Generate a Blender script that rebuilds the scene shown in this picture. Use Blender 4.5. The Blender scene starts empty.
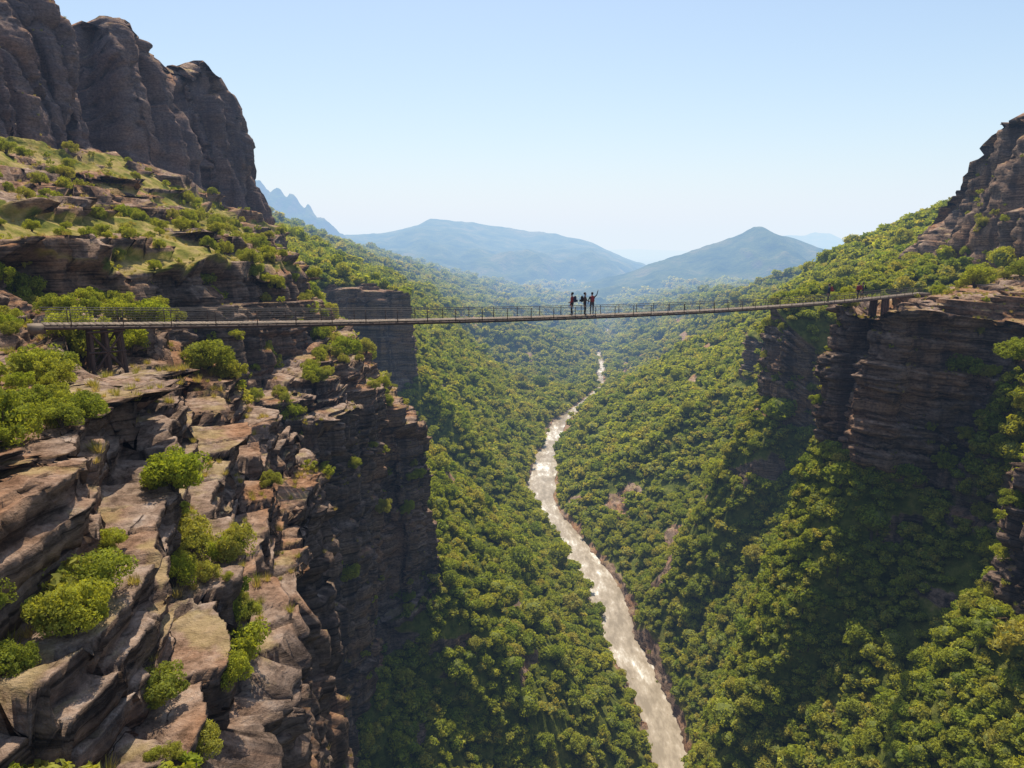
import bpy, bmesh, math, random
import numpy as np
from mathutils import Vector, Matrix
random.seed(7); rng=np.random.default_rng(11)
scene=bpy.context.scene
COL=scene.collection
# ---------------------------------------------------------------- helpers
def sm(a,b,x):
    t=np.clip((x-a)/(b-a),0,1); return t*t*(3-2*t)
def h3(a,b,c,seed=0):
    a=a.astype(np.int64);b=b.astype(np.int64);c=c.astype(np.int64)
    n=(a*374761393+b*668265263+c*2147483647+seed*144665)&0xffffffff
    n=((n^(n>>13))*1274126177)&0xffffffff
    n=((n^(n>>15))*2246822519)&0xffffffff
    n=n^(n>>16)
    return (n&0xffffff)/float(0xffffff)
def vn(x,y,z,seed=0):
    x0=np.floor(x);y0=np.floor(y);z0=np.floor(z)
    fx=x-x0;fy=y-y0;fz=z-z0
    fx=fx*fx*(3-2*fx);fy=fy*fy*(3-2*fy);fz=fz*fz*(3-2*fz)
    r=0
    for i in (0,1):
        for j in (0,1):
            for k in (0,1):
                w=(fx if i else 1-fx)*(fy if j else 1-fy)*(fz if k else 1-fz)
                r=r+w*h3(x0+i,y0+j,z0+k,seed)
    return r*2-1
def fbm(x,y,z,o=4,seed=0,g=.5):
    a=1;s=0;t=0
    for i in range(o):
        s=s+a*vn(x,y,z,seed+i*17);t+=a;a*=g;x=x*2.03+5.1;y=y*2.03+1.7;z=z*2.03+9.2
    return s/t
def vor2(x,y,seed=0):
    x0=np.floor(x);y0=np.floor(y)
    d1=np.full(x.shape,9.);d2=np.full(x.shape,9.);idh=np.zeros(x.shape)
    zz=np.zeros_like(x0)
    for i in (-1,0,1):
        for j in (-1,0,1):
            cx=x0+i;cy=y0+j
            px=cx+h3(cx,cy,zz,seed);py=cy+h3(cx,cy,zz+1,seed)
            d=np.hypot(px-x,py-y);hh=h3(cx,cy,zz+2,seed)
            m=d<d1
            d2=np.where(m,d1,np.minimum(d2,d));idh=np.where(m,hh,idh);d1=np.where(m,d,d1)
    return idh,d2-d1
def mesh_np(name,V,F):
    me=bpy.data.meshes.new(name)
    V=np.asarray(V,dtype=np.float32);F=np.asarray(F,dtype=np.int32)
    me.vertices.add(len(V));me.vertices.foreach_set('co',V.ravel())
    k=F.shape[1]
    me.loops.add(F.size);me.loops.foreach_set('vertex_index',F.ravel())
    me.polygons.add(len(F));me.polygons.foreach_set('loop_start',np.arange(len(F),dtype=np.int32)*k)
    me.update(calc_edges=True);return me
def obj(name,me,parent=None,**kw):
    o=bpy.data.objects.new(name,me);COL.objects.link(o)
    if parent: o.parent=parent
    for k,v in kw.items(): o[k]=v
    return o
def grid_faces(R,C):
    i=np.arange(R-1)[:,None]*C+np.arange(C-1)[None,:];i=i.ravel()
    return np.stack([i,i+1,i+1+C,i+C],1)
def attr(me,name,a):
    at=me.attributes.new(name,'FLOAT','POINT');at.data.foreach_set('value',np.asarray(a,dtype=np.float32).ravel())
# ---------------------------------------------------------------- materials
class NT:
    def __init__(s,name):
        s.m=bpy.data.materials.new(name);s.m.use_nodes=True;s.t=s.m.node_tree;s.t.nodes.clear()
        s.out=s.t.nodes.new('ShaderNodeOutputMaterial')
    def n(s,ty,**k):
        nd=s.t.nodes.new('ShaderNode'+ty)
        for a,b in k.items():
            setattr(nd,a,b)
        return nd
    def l(s,a,b): s.t.links.new(a,b)
    def pos(s,sc=(1,1,1)):
        g=s.n('NewGeometry');mp=s.n('Mapping');mp.inputs['Scale'].default_value=sc;s.l(g.outputs['Position'],mp.inputs['Vector']);return mp.outputs[0]
    def opos(s,sc=(1,1,1)):
        g=s.n('TexCoord');mp=s.n('Mapping');mp.inputs['Scale'].default_value=sc;s.l(g.outputs['Object'],mp.inputs['Vector']);return mp.outputs[0]
    def noise(s,v,scale,detail=4,rough=.55,dist=0.):
        n=s.n('TexNoise');n.inputs['Scale'].default_value=scale;n.inputs['Detail'].default_value=detail;n.inputs['Roughness'].default_value=rough
        n.inputs['Distortion'].default_value=dist
        s.l(v,n.inputs['Vector']);return n.outputs['Fac']
    def ramp(s,f,pts):
        r=s.n('ValToRGB');cr=r.color_ramp
        while len(cr.elements)<len(pts): cr.elements.new(.5)
        for e,(p,c) in zip(cr.elements,pts):
            e.position=p;e.color=(c[0],c[1],c[2],1) if not isinstance(c,(int,float)) else (c,c,c,1)
        s.l(f,r.inputs[0]);return r.outputs[0]
    def mix(s,f,a,b,mode='MIX'):
        m=s.n('Mix',data_type='RGBA',blend_type=mode)
        for k,v in ((0,f),(6,a),(7,b)):
            if hasattr(v,'is_linked'): s.l(v,m.inputs[k])
            elif k==0: m.inputs[0].default_value=v
            else: m.inputs[k].default_value=(v[0],v[1],v[2],1)
        return m.outputs[2]
    def math(s,op,a,b=0.):
        m=s.n('Math',operation=op)
        for k,v in ((0,a),(1,b)):
            if hasattr(v,'is_linked'): s.l(v,m.inputs[k])
            else: m.inputs[k].default_value=v
        return m.outputs[0]
    def attr(s,name):
        a=s.n('Attribute');a.attribute_name=name;return a.outputs['Fac']
def rock_color(N,P):
    strata=N.noise(P((.10,.10,1.3)),1.0,4,.65)
    big=N.noise(P((.06,.06,.08)),1.0,3)
    fine=N.noise(P((1,1,1.6)),2.2,6,.74)
    lam=N.noise(P((.25,.25,5.0)),1.0,3,.6)
    c=N.ramp(strata,[(.30,(.055,.040,.033)),(.42,(.185,.12,.083)),(.5,(.31,.21,.148)),(.58,(.21,.15,.118)),(.7,(.38,.25,.17))])
    c2=N.ramp(big,[(.38,(.13,.098,.08)),(.5,(.25,.185,.15)),(.64,(.42,.225,.115))])
    c=N.mix(.45,c,c2)
    c=N.mix(1,c,N.ramp(fine,[(.3,.35),(.55,1.0),(.75,1.45)]),'MULTIPLY')
    lm=N.ramp(lam,[(.36,.40),(.46,1.0),(.62,1.15)])
    stain=N.noise(P((.5,.5,.06)),1,4,.6)
    c=N.mix(N.ramp(stain,[(.50,0.),(.61,.62)]),c,(.048,.038,.036))
    return c,fine,lam,lm
def mat_terrain():
    N=NT('terrain_rock_and_soil')
    rc,fine,lam,lm=rock_color(N,N.pos)
    tw=N.attr('tower')
    rc=N.mix(tw,N.mix(1,rc,lm,'MULTIPLY'),N.mix(.5,N.mix(.5,rc,N.mix(1,rc,lm,'MULTIPLY')),N.mix(1,(.175,.135,.145),N.ramp(fine,[(.3,.45),(.7,1.35)]),'MULTIPLY')))
    g=N.n('NewGeometry');sx=N.n('SeparateXYZ');N.l(g.outputs['Normal'],sx.inputs[0]);nz=sx.outputs['Z']
    n1=N.noise(N.pos(),.35,5,.6);n2=N.noise(N.pos(),1.3,7,.72);n4=N.noise(N.pos(),.16,3,.5)
    topf=N.ramp(nz,[(.45,0.),(.85,1.)])
    rtop=N.mix(1,N.ramp(n2,[(.32,(.15,.10,.075)),(.45,(.33,.235,.175)),(.56,(.46,.345,.27)),(.7,(.58,.49,.42))]),N.ramp(fine,[(.30,.30),(.5,.92),(.7,1.15)]),'MULTIPLY')
    rtop=N.mix(1,rtop,N.ramp(n4,[(.40,(1.0,.72,.52)),(.55,(1.0,.96,.94))]),'MULTIPLY')
    rc=N.mix(N.math('MULTIPLY',topf,.85),rc,rtop)
    grass=N.ramp(n1,[(.34,(.12,.14,.03)),(.45,(.25,.23,.055)),(.54,(.40,.31,.11)),(.68,(.48,.35,.18))])
    grass=N.mix(1,grass,N.ramp(n2,[(.3,.6),(.7,1.25)]),'MULTIPLY')
    gm=N.math('MULTIPLY',N.ramp(nz,[(.62,0.),(.78,1.)]),N.ramp(n1,[(.54,0.),(.62,1.)]))
    rockg=N.mix(N.math('MULTIPLY',gm,.6),rc,grass)
    forest=N.ramp(N.noise(N.pos(),.5,7,.7),[(.35,(.05,.065,.014)),(.5,(.13,.15,.03)),(.65,(.24,.23,.06)),(.75,(.34,.27,.12))])
    ff=N.attr('forest');rk=N.attr('rock')
    base=N.mix(ff,grass,forest)
    mask=N.ramp(N.math('ADD',rk,N.math('MULTIPLY',N.math('SUBTRACT',n1,.5),.5)),[(.35,0.),(.5,1.)])
    col=N.mix(mask,base,rockg)
    b=N.n('BsdfDiffuse')
    N.l(col,b.inputs['Color'])
    bm=N.n('Bump');bm.inputs['Strength'].default_value=.9;bm.inputs['Distance'].default_value=.26
    N.l(N.math('ADD',fine,N.math('MULTIPLY',lam,.4)),bm.inputs['Height']);N.l(bm.outputs[0],b.inputs['Normal'])
    N.l(b.outputs[0],N.out.inputs[0]);return N.m
def mat_leaf(name,cols,trans=.38):
    N=NT(name)
    oi=N.n('ObjectInfo')
    k=len(cols)
    c=N.ramp(oi.outputs['Random'],[(i/(k-1),cols[i]) for i in range(k)])
    n=N.noise(N.opos(),2.5,1)
    c=N.mix(1,c,N.ramp(n,[(.3,.7),(.5,1.),(.7,1.3)]),'MULTIPLY')
    d=N.n('BsdfDiffuse');t=N.n('BsdfTranslucent');m=N.n('MixShader');m.inputs[0].default_value=trans
    N.l(c,d.inputs[0]);c2=N.mix(1,c,(1.5,1.38,.5),'MULTIPLY');N.l(c2,t.inputs[0])
    N.l(d.outputs[0],m.inputs[1]);N.l(t.outputs[0],m.inputs[2]);N.l(m.outputs[0],N.out.inputs[0]);return N.m
def mat_simple(name,col,rough=.7,metal=0,var=.25,scale=6):
    N=NT(name);b=N.n('BsdfPrincipled');b.inputs['Roughness'].default_value=rough;b.inputs['Metallic'].default_value=metal
    n=N.noise(N.opos(),scale,3)
    N.l(N.mix(1,col,N.ramp(n,[(.3,1-var),(.7,1+var)]),'MULTIPLY'),b.inputs['Base Color']);N.l(b.outputs[0],N.out.inputs[0]);return N.m
M_ter=mat_terrain()
FS=4.0
M_tree=mat_leaf('forest_foliage',[tuple(q*FS for q in c) for c in [(.064,.078,.012),(.094,.100,.014),(.054,.070,.012),(.108,.108,.018),(.080,.090,.013),(.068,.080,.015),(.116,.104,.026),(.088,.097,.014),(.098,.092,.026)]],.44)
M_shrub=mat_leaf('shrub_foliage',[(.29,.34,.045),(.38,.39,.06),(.25,.29,.055),(.39,.37,.09),(.31,.36,.05)],.45)
M_grass=mat_leaf('dry_grass_blades',[(.42,.34,.13),(.30,.28,.07),(.48,.38,.18),(.24,.26,.06)],.4)
M_bark=mat_simple('bark',(.09,.065,.045),.9)
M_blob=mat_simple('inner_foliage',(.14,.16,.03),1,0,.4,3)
# ---------------------------------------------------------------- terrain
LS={
-30:[(-160,50),(-60,30),(-48,12),(-24,0),(-20,-3),(-13,-5),(-11,-10),(-8,-14),(-2,-78)],
8:[(-160,50),(-60,30),(-48,12),(-24,0),(-19,-3),(-13,-4.8),(-11,-10),(-8,-13),(-2,-78)],
16:[(-160,50),(-60,30),(-48,12),(-23,-1),(-17,-3.6),(-12.8,-5.0),(-11.2,-9.5),(-8.2,-14),(-4,-78)],
22:[(-160,50),(-62,30),(-50,12),(-25,-2),(-19,-4.6),(-14.5,-5.9),(-12.2,-9.8),(-9.3,-15),(-5,-78)],
30:[(-160,50),(-64,32),(-52,12),(-29,-3),(-23,-5.4),(-17,-6.9),(-14.2,-11),(-10.8,-18),(-8,-80)],
38:[(-160,50),(-66,32),(-54,12),(-33,-2.2),(-26,-5.0),(-20,-7.0),(-16.5,-11.5),(-13,-18),(-10,-80)],
46:[(-160,50),(-70,34),(-56,11),(-37,-.5),(-30,-4.5),(-22,-8),(-17.5,-12.5),(-14.5,-16),(-13,-78)],
52:[(-160,50),(-72,35),(-58,10),(-36,-1),(-32,-9),(-28,-15),(-22,-17),(-18,-20),(-17,-74)],
56:[(-160,50),(-73,35),(-59,10),(-34,-1.5),(-30,-18),(-27.5,-19),(-23,-20.5),(-19,-22.5),(-18,-73)],
62:[(-160,50),(-75,36),(-60,10),(-33,-2),(-29,-18.5),(-27,-19.5),(-24,-21),(-20.5,-23),(-20.5,-72)],
67:[(-160,48),(-76,36),(-62,10),(-32,-2),(-29,-18.5),(-27,-19.5),(-25,-21.5),(-23,-24),(-23,-70)],
71:[(-160,46),(-77,37),(-63,10),(-31,-2.3),(-28,-16),(-26,-17),(-23.5,-18),(-19.5,-19),(-20,-68)],
78:[(-158,44),(-77,37),(-64,10),(-31,-2.5),(-28,-14.5),(-26,-15.5),(-23,-16),(-19,-18),(-21,-67)],
81:[(-155,43),(-78,38),(-65,10),(-30.5,-2.7),(-28,-14),(-26,-15),(-25,-18),(-24,-22),(-24,-65)],
84:[(-153,42),(-78,38),(-66,11),(-30,-3),(-27,-13.5),(-25,-14.5),(-22,-16.5),(-18.6,-20),(-21,-63)],
91:[(-150,40),(-78,38),(-67,11),(-30,-3),(-27,-13),(-25,-14),(-22,-17),(-18,-21),(-20.5,-60)],
95:[(-148,39),(-78,38),(-68,12),(-31,-3.3),(-28,-13),(-26,-15),(-25,-20),(-24,-26),(-23,-58)],
99:[(-142,36),(-80,39),(-70,14),(-32,-4),(-29,-12),(-27,-14),(-22,-20),(-15.5,-26),(-14.5,-56)],
107:[(-139,35),(-80,40),(-70,15),(-33,-4),(-30,-12),(-27,-14),(-22,-21),(-14.5,-31),(-12.5,-54)],
112:[(-135,34),(-80,41),(-70,15),(-34,-4),(-31,-11),(-28,-14),(-25,-22),(-18,-33),(-15,-52)],
118:[(-130,32),(-79,43),(-69,16),(-35,-4),(-33,-10),(-31,-14),(-28,-20),(-23,-31),(-20,-46)],
126:[(-125,28),(-79,43.5),(-69,16),(-40,-4),(-38,-9),(-35,-15),(-31,-21),(-25,-31),(-22,-42)],
130:[(-120,22),(-88,30),(-77,16),(-42,-3),(-40,-8),(-37,-15),(-33,-22),(-27,-32),(-23,-42)],
133:[(-120,22),(-84,37),(-72,15),(-42,-3),(-40,-8),(-37,-15),(-33,-22),(-27,-32),(-23,-42)],
137:[(-120,25),(-79,43.5),(-67,15),(-44,-3),(-42,-8),(-39,-15),(-34,-23),(-29,-33),(-25,-42)],
146:[(-120,25),(-76,45),(-64,13),(-47,-2),(-45,-6),(-41,-14),(-36,-23),(-30,-33),(-26,-42)],
151:[(-120,25),(-76,43),(-65,12),(-49,-2),(-47,-6),(-43,-14),(-37,-23),(-31,-33),(-27,-42)],
154.5:[(-120,22),(-84,32),(-72,11),(-50,-2),(-48,-6),(-44,-14),(-38,-23),(-32,-33),(-28,-42)],
158:[(-120,25),(-74,41),(-63,9),(-51,-2),(-49,-6),(-45,-14),(-39,-23),(-33,-33),(-28,-42)],
166:[(-120,22),(-71,43.5),(-60,8),(-53,-2),(-51,-6),(-46,-14),(-40,-23),(-34,-33),(-29,-42)],
172:[(-120,20),(-68,40),(-58,6),(-55,-2),(-53,-6),(-48,-14),(-43,-22),(-37,-32),(-32,-42)],
178:[(-120,18),(-65.5,31),(-58,4),(-57,-2),(-55,-6),(-51,-14),(-47,-22),(-41,-32),(-36,-42)],
184:[(-120,15),(-65,19),(-60,3),(-59,-2),(-57,-6),(-54,-14),(-51,-22),(-46,-32),(-41,-42)],
191:[(-130,12),(-72,7),(-65,1),(-63,-3),(-60,-8),(-58,-15),(-55,-22),(-51,-32),(-46,-41)],
213:[(-170,24),(-105,12),(-84,4),(-76,-2),(-72,-7),(-68,-13),(-65,-20),(-61,-30),(-56,-42)],
219:[(-180,28),(-112,15),(-88,6),(-76,0),(-70,-4),(-64,-8),(-59,-12),(-53,-17),(-51,-43)],
231:[(-200,34),(-125,20),(-93,9),(-80,1),(-70,-3),(-60,-7),(-48,-12),(-35,-16),(-33,-44)],
245:[(-222,40),(-142,25),(-101,12),(-86,2),(-75,-3),(-65,-7),(-52,-12),(-37,-17),(-35,-44)],
262:[(-240,40),(-150,26),(-108,13),(-92,3),(-80,-4),(-70,-10),(-60,-16),(-50,-23),(-44,-34)],
400:[(-330,60),(-230,34),(-170,18),(-130,5),(-110,-4),(-95,-12),(-80,-22),(-65,-34),(-50,-46)],
700:[(-420,40),(-260,24),(-215,10),(-190,0),(-165,-10),(-140,-20),(-110,-34),(-80,-48),(-40,-66)],
1000:[(-480,10),(-260,-4),(-205,-12),(-180,-17),(-155,-25),(-125,-36),(-90,-50),(-55,-62),(-10,-78)],
1500:[(-700,-20),(-240,-50),(-130,-68),(-100,-74),(-70,-80),(-40,-85),(-10,-88),(30,-92),(80,-95)],
2200:[(-1800,-30),(-700,-60),(-300,-85),(-200,-90),(-120,-93),(-60,-95),(0,-96),(60,-97),(130,-98)],
15000:[(-14000,-80),(-6000,-85),(-3000,-90),(-1500,-90),(-900,-90),(-500,-90),(-200,-90),(0,-90),(150,-95)]}
RS={
-30:[(45,-36),(47,-14),(70,-6),(90,10),(200,40)],
40:[(45,-36),(47,-14),(68,-6),(86,10),(200,40)],
60:[(46.5,-35),(48,-11),(66,-6),(80,8),(200,40)],
66:[(49,-36),(52,-12),(68,-6),(84,8),(200,40)],
72:[(58,-34),(65,-13),(74,-6),(88,8),(200,40)],
84:[(57,-31),(62,-9),(78,-5),(92,10),(200,40)],
88:[(48,-28),(49,-8.3),(80,-4.5),(95,12),(200,40)],
101:[(47,-28),(47.5,-7.5),(85,-4),(98,16),(200,45)],
108:[(56,-31),(58,-10),(88,-4),(101,17),(200,45)],
114:[(64,-36),(70,-22),(91,-5),(102,18),(200,45)],
125:[(66,-40),(74,-26),(96,-5),(106,22),(200,45)],
145:[(70,-43),(78,-30),(100,-4),(108,27),(200,45)],
151:[(60,-38),(61,-17),(101,-5),(110,29),(200,45)],
160:[(59,-37),(60,-14),(103,-5),(112,30),(200,45)],
173:[(67,-38),(69,-15.5),(106,-4),(116,30),(200,30)],
185:[(86,-40),(91,-28),(107,-4),(117,17),(200,15)],
200:[(91,-41),(98,-31),(111,-4),(120,9),(200,8)],
213:[(91,-42),(98,-32),(116,-4),(124,1),(200,6)],
230:[(90,-43),(97,-34),(125,-5),(142,-2),(200,8)],
250:[(85,-46),(87,-31),(132,-6),(152,4),(220,12)],
270:[(98,-46),(106,-38),(138,-6),(165,9),(240,15)],
310:[(105,-48),(115,-40),(150,-5),(190,16),(280,20)],
500:[(150,-52),(165,-45),(200,-25),(250,-12),(380,-18)],
700:[(190,-62),(210,-56),(250,-46),(300,-36),(450,-42)],
1000:[(220,-80),(240,-78),(280,-72),(330,-64),(560,-70)],
1500:[(240,-90),(260,-89),(300,-86),(360,-82),(800,-80)],
2200:[(330,-96),(400,-95),(500,-93),(700,-90),(1800,-80)],
15000:[(700,-90),(1500,-90),(3000,-90),(6000,-90),(14000,-90)]}
RC=[(-30,8),(60,8),(75,10),(86,14),(100,21),(117,32),(130,31.5),(145,30.4),(177,28.3),(200,25.5),(221,21.5),(245,15),(264,13),(290,13),(318,16),(355,21),(397,29),(440,46),(487,63),(540,73),(597,79),(640,84),(680,92),(730,108),(768,111),(820,110),(860,122),(965,129),(1400,180),(2200,240),(15000,400)]
def rivc(y):
    a=np.array(RC,dtype=float);return np.interp(y,a[:,0],a[:,1])+1.2*vn(y/23.,y*0,y*0,77)+.6*vn(y/9.,y*0,y*0,78)+5*sm(400,700,y)*vn(y/60.,y*0,y*0,79)
def interp_tab(T,ys):
    k=np.array(sorted(T));A=np.array([T[q] for q in k],dtype=float)
    out=np.zeros((len(ys),A.shape[1],2))
    for j in range(A.shape[1]):
        for c in (0,1): out[:,j,c]=np.interp(ys,k,A[:,j,c])
    return out
ys=np.concatenate([np.arange(-30,8,1.5),np.arange(8,50,.15),np.arange(50,125,.3),np.arange(125,300,.9),np.geomspace(300,2200,170),np.geomspace(2300,15000,40)])
R=len(ys)
Lk=interp_tab(LS,ys);Rk=interp_tab(RS,ys)
for j in range(1,9):
    a=(1.2*(ys<135)+.4)*(1. if j not in(4,5) else .5)
    Lk[:,j,0]+=a*fbm(ys/7.,np.full(R,j*.35),np.zeros(R),3,3)
    Lk[:,j,1]+=.5*fbm(ys/5.,np.full(R,j*7.),np.zeros(R),3,5)
alc=1.4*fbm(ys/9.,np.full(R,3.3),np.zeros(R),2,19)*sm(40,60,ys)*(ys<125)
for j in (7,8): Lk[:,j,0]+=alc
for j in range(0,4):
    Rk[:,j,0]+=1.2*fbm(ys/8.,np.full(R,j*.35+40),np.zeros(R),3,9)
    Rk[:,j,1]+=.7*fbm(ys/6.,np.full(R,j*7.+3),np.zeros(R),3,5)
rc=rivc(ys)
def rhw(y): return 3.7-1.6*sm(200,500,y)+.9*vn(y/14,y*0,y*0,4)+1.2*sm(220,300,y)*(1-sm(330,420,y))
hw=rhw(ys)
G=Lk[:,8];K=Rk[:,0]
I=np.stack([rc-hw,np.full(R,-100.9)],1);J=np.stack([rc+hw,np.full(R,-100.9)],1)
H=G*.45+I*.55;H[:,1]-=2.5
RR=J*.5+K*.5;RR[:,1]-=1
far=sm(1500,2600,ys)
keys=[Lk[:,j] for j in range(9)]+[H,I,J,RR]+[Rk[:,j] for j in range(5)]
segn=[24,70,60,60,40,70,90,150,50,34,8,60,62,90,50,50,20]
segk=['AB','BC','CD','DE','EF','FF2','F2F3','F3G','GH','HI','IJ','JR','RK','KL','LM','MN','NO']
cx=[];cz=[];si=[]
for s,nn in enumerate(segn):
    t=np.arange(nn)/nn
    if segk[s]=='F3G': t=t**1.5
    a=keys[s];b=keys[s+1]
    tx=t;tz=t
    if segk[s]=='BC': tx=.4*t+.6*np.sin(t*math.pi/2);tz=.4*t+.6*(1-np.cos(t*math.pi/2))
    cx.append(a[:,0:1]*(1-tx)+b[:,0:1]*tx);cz.append(a[:,1:2]*(1-tz)+b[:,1:2]*tz);si+= [s]*nn
cx.append(keys[-1][:,0:1]);cz.append(keys[-1][:,1:2]);si.append(len(segn)-1)
X=np.concatenate(cx,1);Z=np.concatenate(cz,1);C=X.shape[1];Y=np.repeat(ys[:,None],C,1)
si=np.array(si)
def box(a,b,w=4): return sm(a-w,a+w,ys)*(1-sm(b-w,b+w,ys))
RW=np.zeros((R,len(segn)))
wl=1-sm(118,138,ys)
for nm,w in (('DE',1),('EF',.9),('FF2',1),('F2F3',1),('F3G',1)):
    RW[:,segk.index(nm)]=w*wl
RW[:,segk.index('F3G')]=np.maximum(RW[:,segk.index('F3G')],box(216,256,2))
RW[:,segk.index('F2F3')]=np.maximum(RW[:,segk.index('F2F3')],box(212,233,2)*.9)
RW[:,segk.index('BC')]=1-sm(184,192,ys)
RW[:,segk.index('AB')]=1-sm(184,192,ys)
RW[:,segk.index('KL')]=np.maximum.reduce([1-sm(64,70,ys),box(83,111,3),box(147,178),box(243,260,5),.45*box(60,300)])
RW[:,segk.index('LM')]=.7*(1-sm(106,112,ys))
RW[:,segk.index('MN')]=1-sm(212,224,ys)
RW[:,segk.index('NO')]=1-sm(190,205,ys)
RKW=RW[:,si]
kern=np.array([1,2,3,2,1.])/9
RKW=np.apply_along_axis(lambda r:np.convolve(np.pad(r,2,'edge'),kern,'valid'),1,RKW)
cd=(si==2)[None,:]&(Y<190)
oc=sm(.04,.18,fbm(X/14,Y/14,Z/2.2,3,77))
RKW=np.where(cd,np.maximum(RKW,oc*.9),RKW)
slope=np.isin(si,[8,11,12,13])[None,:]&(Y>75)&(Y<900)
rib=sm(.28,.38,fbm(X/(9+Y/60),Y/(14+Y/60),Z/(5+Y/90),3,177))
RKW=np.where(slope,np.maximum(RKW,rib*.85),RKW)
FW=np.ones((R,C))
left_open=((si>=0)&(si<=6))[None,:]
FW=np.where(left_open,sm(118,150,Y),FW)
FW=np.where((si==2)[None,:]|(si<=1)[None,:],sm(175,200,Y),FW)
FW=np.where((si==14)[None,:],sm(108,120,Y)*.9,FW)
FW=np.where((si>=15)[None,:],sm(210,225,Y),FW)
FW=FW*(1-sm(.3,.6,RKW))
db=np.abs(X-rc[:,None])-hw[:,None]
bank=(1-sm(.5,3.6,db+2.*fbm(X/5,Y/5,Z*0,2,8)))
FW*=1-bank
inner=((si>=8)&(si<=12))[None,:]
RKW=np.where(inner,np.maximum(RKW,bank*.9),RKW)
wf=sm(2,22,db)*(1-np.clip(RKW,0,1)*.5)*(1-far[:,None]*.6)*(~((RKW>.3)&np.isin(si,[0,1,3,4,5,6,7,13,15,16])[None,:]))
n1=fbm(X/28,Y/28,Y*0,4,21);n2=1-np.abs(fbm(X/130,Y/170,Y*0,4,31))*2.2
gul=1-np.abs(fbm(X/60,Y/26,Y*0,3,35))*2.4
Z=Z+wf*(n1*3.4*sm(40,110,Y)+(n2-.45)*22*sm(170,700,Y)+(gul-.5)*3.2*sm(90,180,Y)*inner)
openw=((si>=2)&(si<=4))[None,:]*(Y<190)
Z=Z+openw*1.0*fbm(X/5,Y/5,Y*0,4,41)*sm(0,.5,1-RKW)
P=np.stack([X,Y,Z],2)
def normals(P):
    du=np.gradient(P,axis=1);dv=np.gradient(P,axis=0)
    n=np.cross(du,dv);n/=np.linalg.norm(n,axis=2,keepdims=True)+1e-9;return n
nb=normals(P)
m=(RKW>.03)&(Y<320)
x=X[m];y=Y[m];z=P[...,2][m];n0=nb[m];n=n0.copy();w=np.clip(RKW[m],0,1);sidx=np.broadcast_to(si[None,:],(R,C))[m]
n[:,2]*=.35;n/=np.linalg.norm(n,axis=1,keepdims=True)+1e-9
zw=z+.10*x+.04*y+1.6*fbm(x/22,y/22,z/22,3,51)
zw=zw+.7*np.sin(zw*.8)
xw=x+.8*fbm(x/4,y/4,z/5,2,52);yw=y+.8*fbm(x/4+9,y/4,z/5,2,53)
peak=np.isin(sidx,[0,1]);tall=np.isin(sidx,[0,1,7,13,15,16,3])
led=np.isin(sidx,[2,4,5,6,14])
tall=tall&~led
big,be=vor2(xw/5.2,yw/5.2,1)
med,mde=vor2(xw/2.3,yw/2.3,2)
l1=np.floor(zw/2.6);l2=np.floor(zw/.95);l3=np.floor(zw/.33)
f1=zw/2.6-l1;f2=zw/.95-l2
huge,he=vor2(x/11,y/11,7)
rsc=np.where(peak,.8,np.where(led,.10,np.where(sidx==13,1.35,1.15)))
d=tall*(3.0*(big-.5)-2.0*np.exp(-be*8))
d=d+np.isin(sidx,[0,1,15])*(4.*(huge-.5)+5.5*np.sqrt(np.clip(he*1.5,0,1))-5.5)
d=d+rsc*(.9*(h3(l1,(med*1000),l1*0,3)-.5)+tall*1.4*(h3(l1,l1*0,l1*0,4)-.5))
sml,se=vor2((xw+l2*3.7)/1.5,(yw+l2*1.3)/1.5,5)
d=d+rsc*(.66*(h3(l2,sml*1000,l1*0,6)-.5)-.28*np.exp(-se*12))
d=d-rsc*(.35*np.exp(-((f2-.05)/.09)**2)+.5*tall*np.exp(-((f1-.06)/.06)**2))
tin,te=vor2((xw+l3*2.1)/.6,(yw)/.6,8)
d=d+.20*(h3(l3,tin*1000,l1*0,9)-.5)*np.where(led,.6,1)
d=d+.4*fbm(x/3,y/3,z/3,4,61)*np.where(led,.05,1)
hn=np.hypot(n0[:,0],n0[:,1])+1e-6;hx_=n0[:,0]/hn;hy_=n0[:,1]/hn
tan=np.clip(hn/np.maximum(n0[:,2],.05),.22,8)
cr,sr=math.cos(.35),math.sin(.35)
xr=x*cr-y*sr;yr=x*sr+y*cr
xq=xr+.35*fbm(x/6,y/6,z*0,2,54);yq=yr+.35*fbm(x/6+7,y/6,z*0,2,55)
Pm=P[m]+n*(d*w)[:,None]
for step,amp,sd,cw,ch,oa,jt in ((3.0,.97,14,5.4,8.5,.62,.9),(.92,.97,15,2.8,5.0,.42,.42),(.30,.9,16,1.3,2.6,.4,.06)):
    blk,ble=vor2(xq/cw,yq/ch,sd)
    off=blk*step*oa
    q=(Pm[:,2]+.10*x-.06*y+off)/step;fq=q-np.floor(q)
    gz=np.clip(fq/.5,0,1);gh=np.clip((fq-.5)/.5,0,1)
    tw=np.minimum(step/tan,3.6)
    a_=amp*led*w
    Pm[:,2]+=step*(gz-fq)*a_
    Pm[:,0]-=hx_*tw*(gh-fq)*a_;Pm[:,1]-=hy_*tw*(gh-fq)*a_
    lay=np.floor(q)
    ja=(h3(lay,blk*1000,lay*0,31)-.5)*min(step*.6,1.1)*a_
    Pm[:,0]+=hx_*ja;Pm[:,1]+=hy_*ja
    Pm[:,2]-=jt*np.exp(-(ble*cw*8)**2)*a_
P[m]=Pm
P[...,2]+=(1-np.clip(RKW,0,1))*.25*fbm(X/2,Y/2,Y*0,3,71)*(Y<300)
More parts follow.
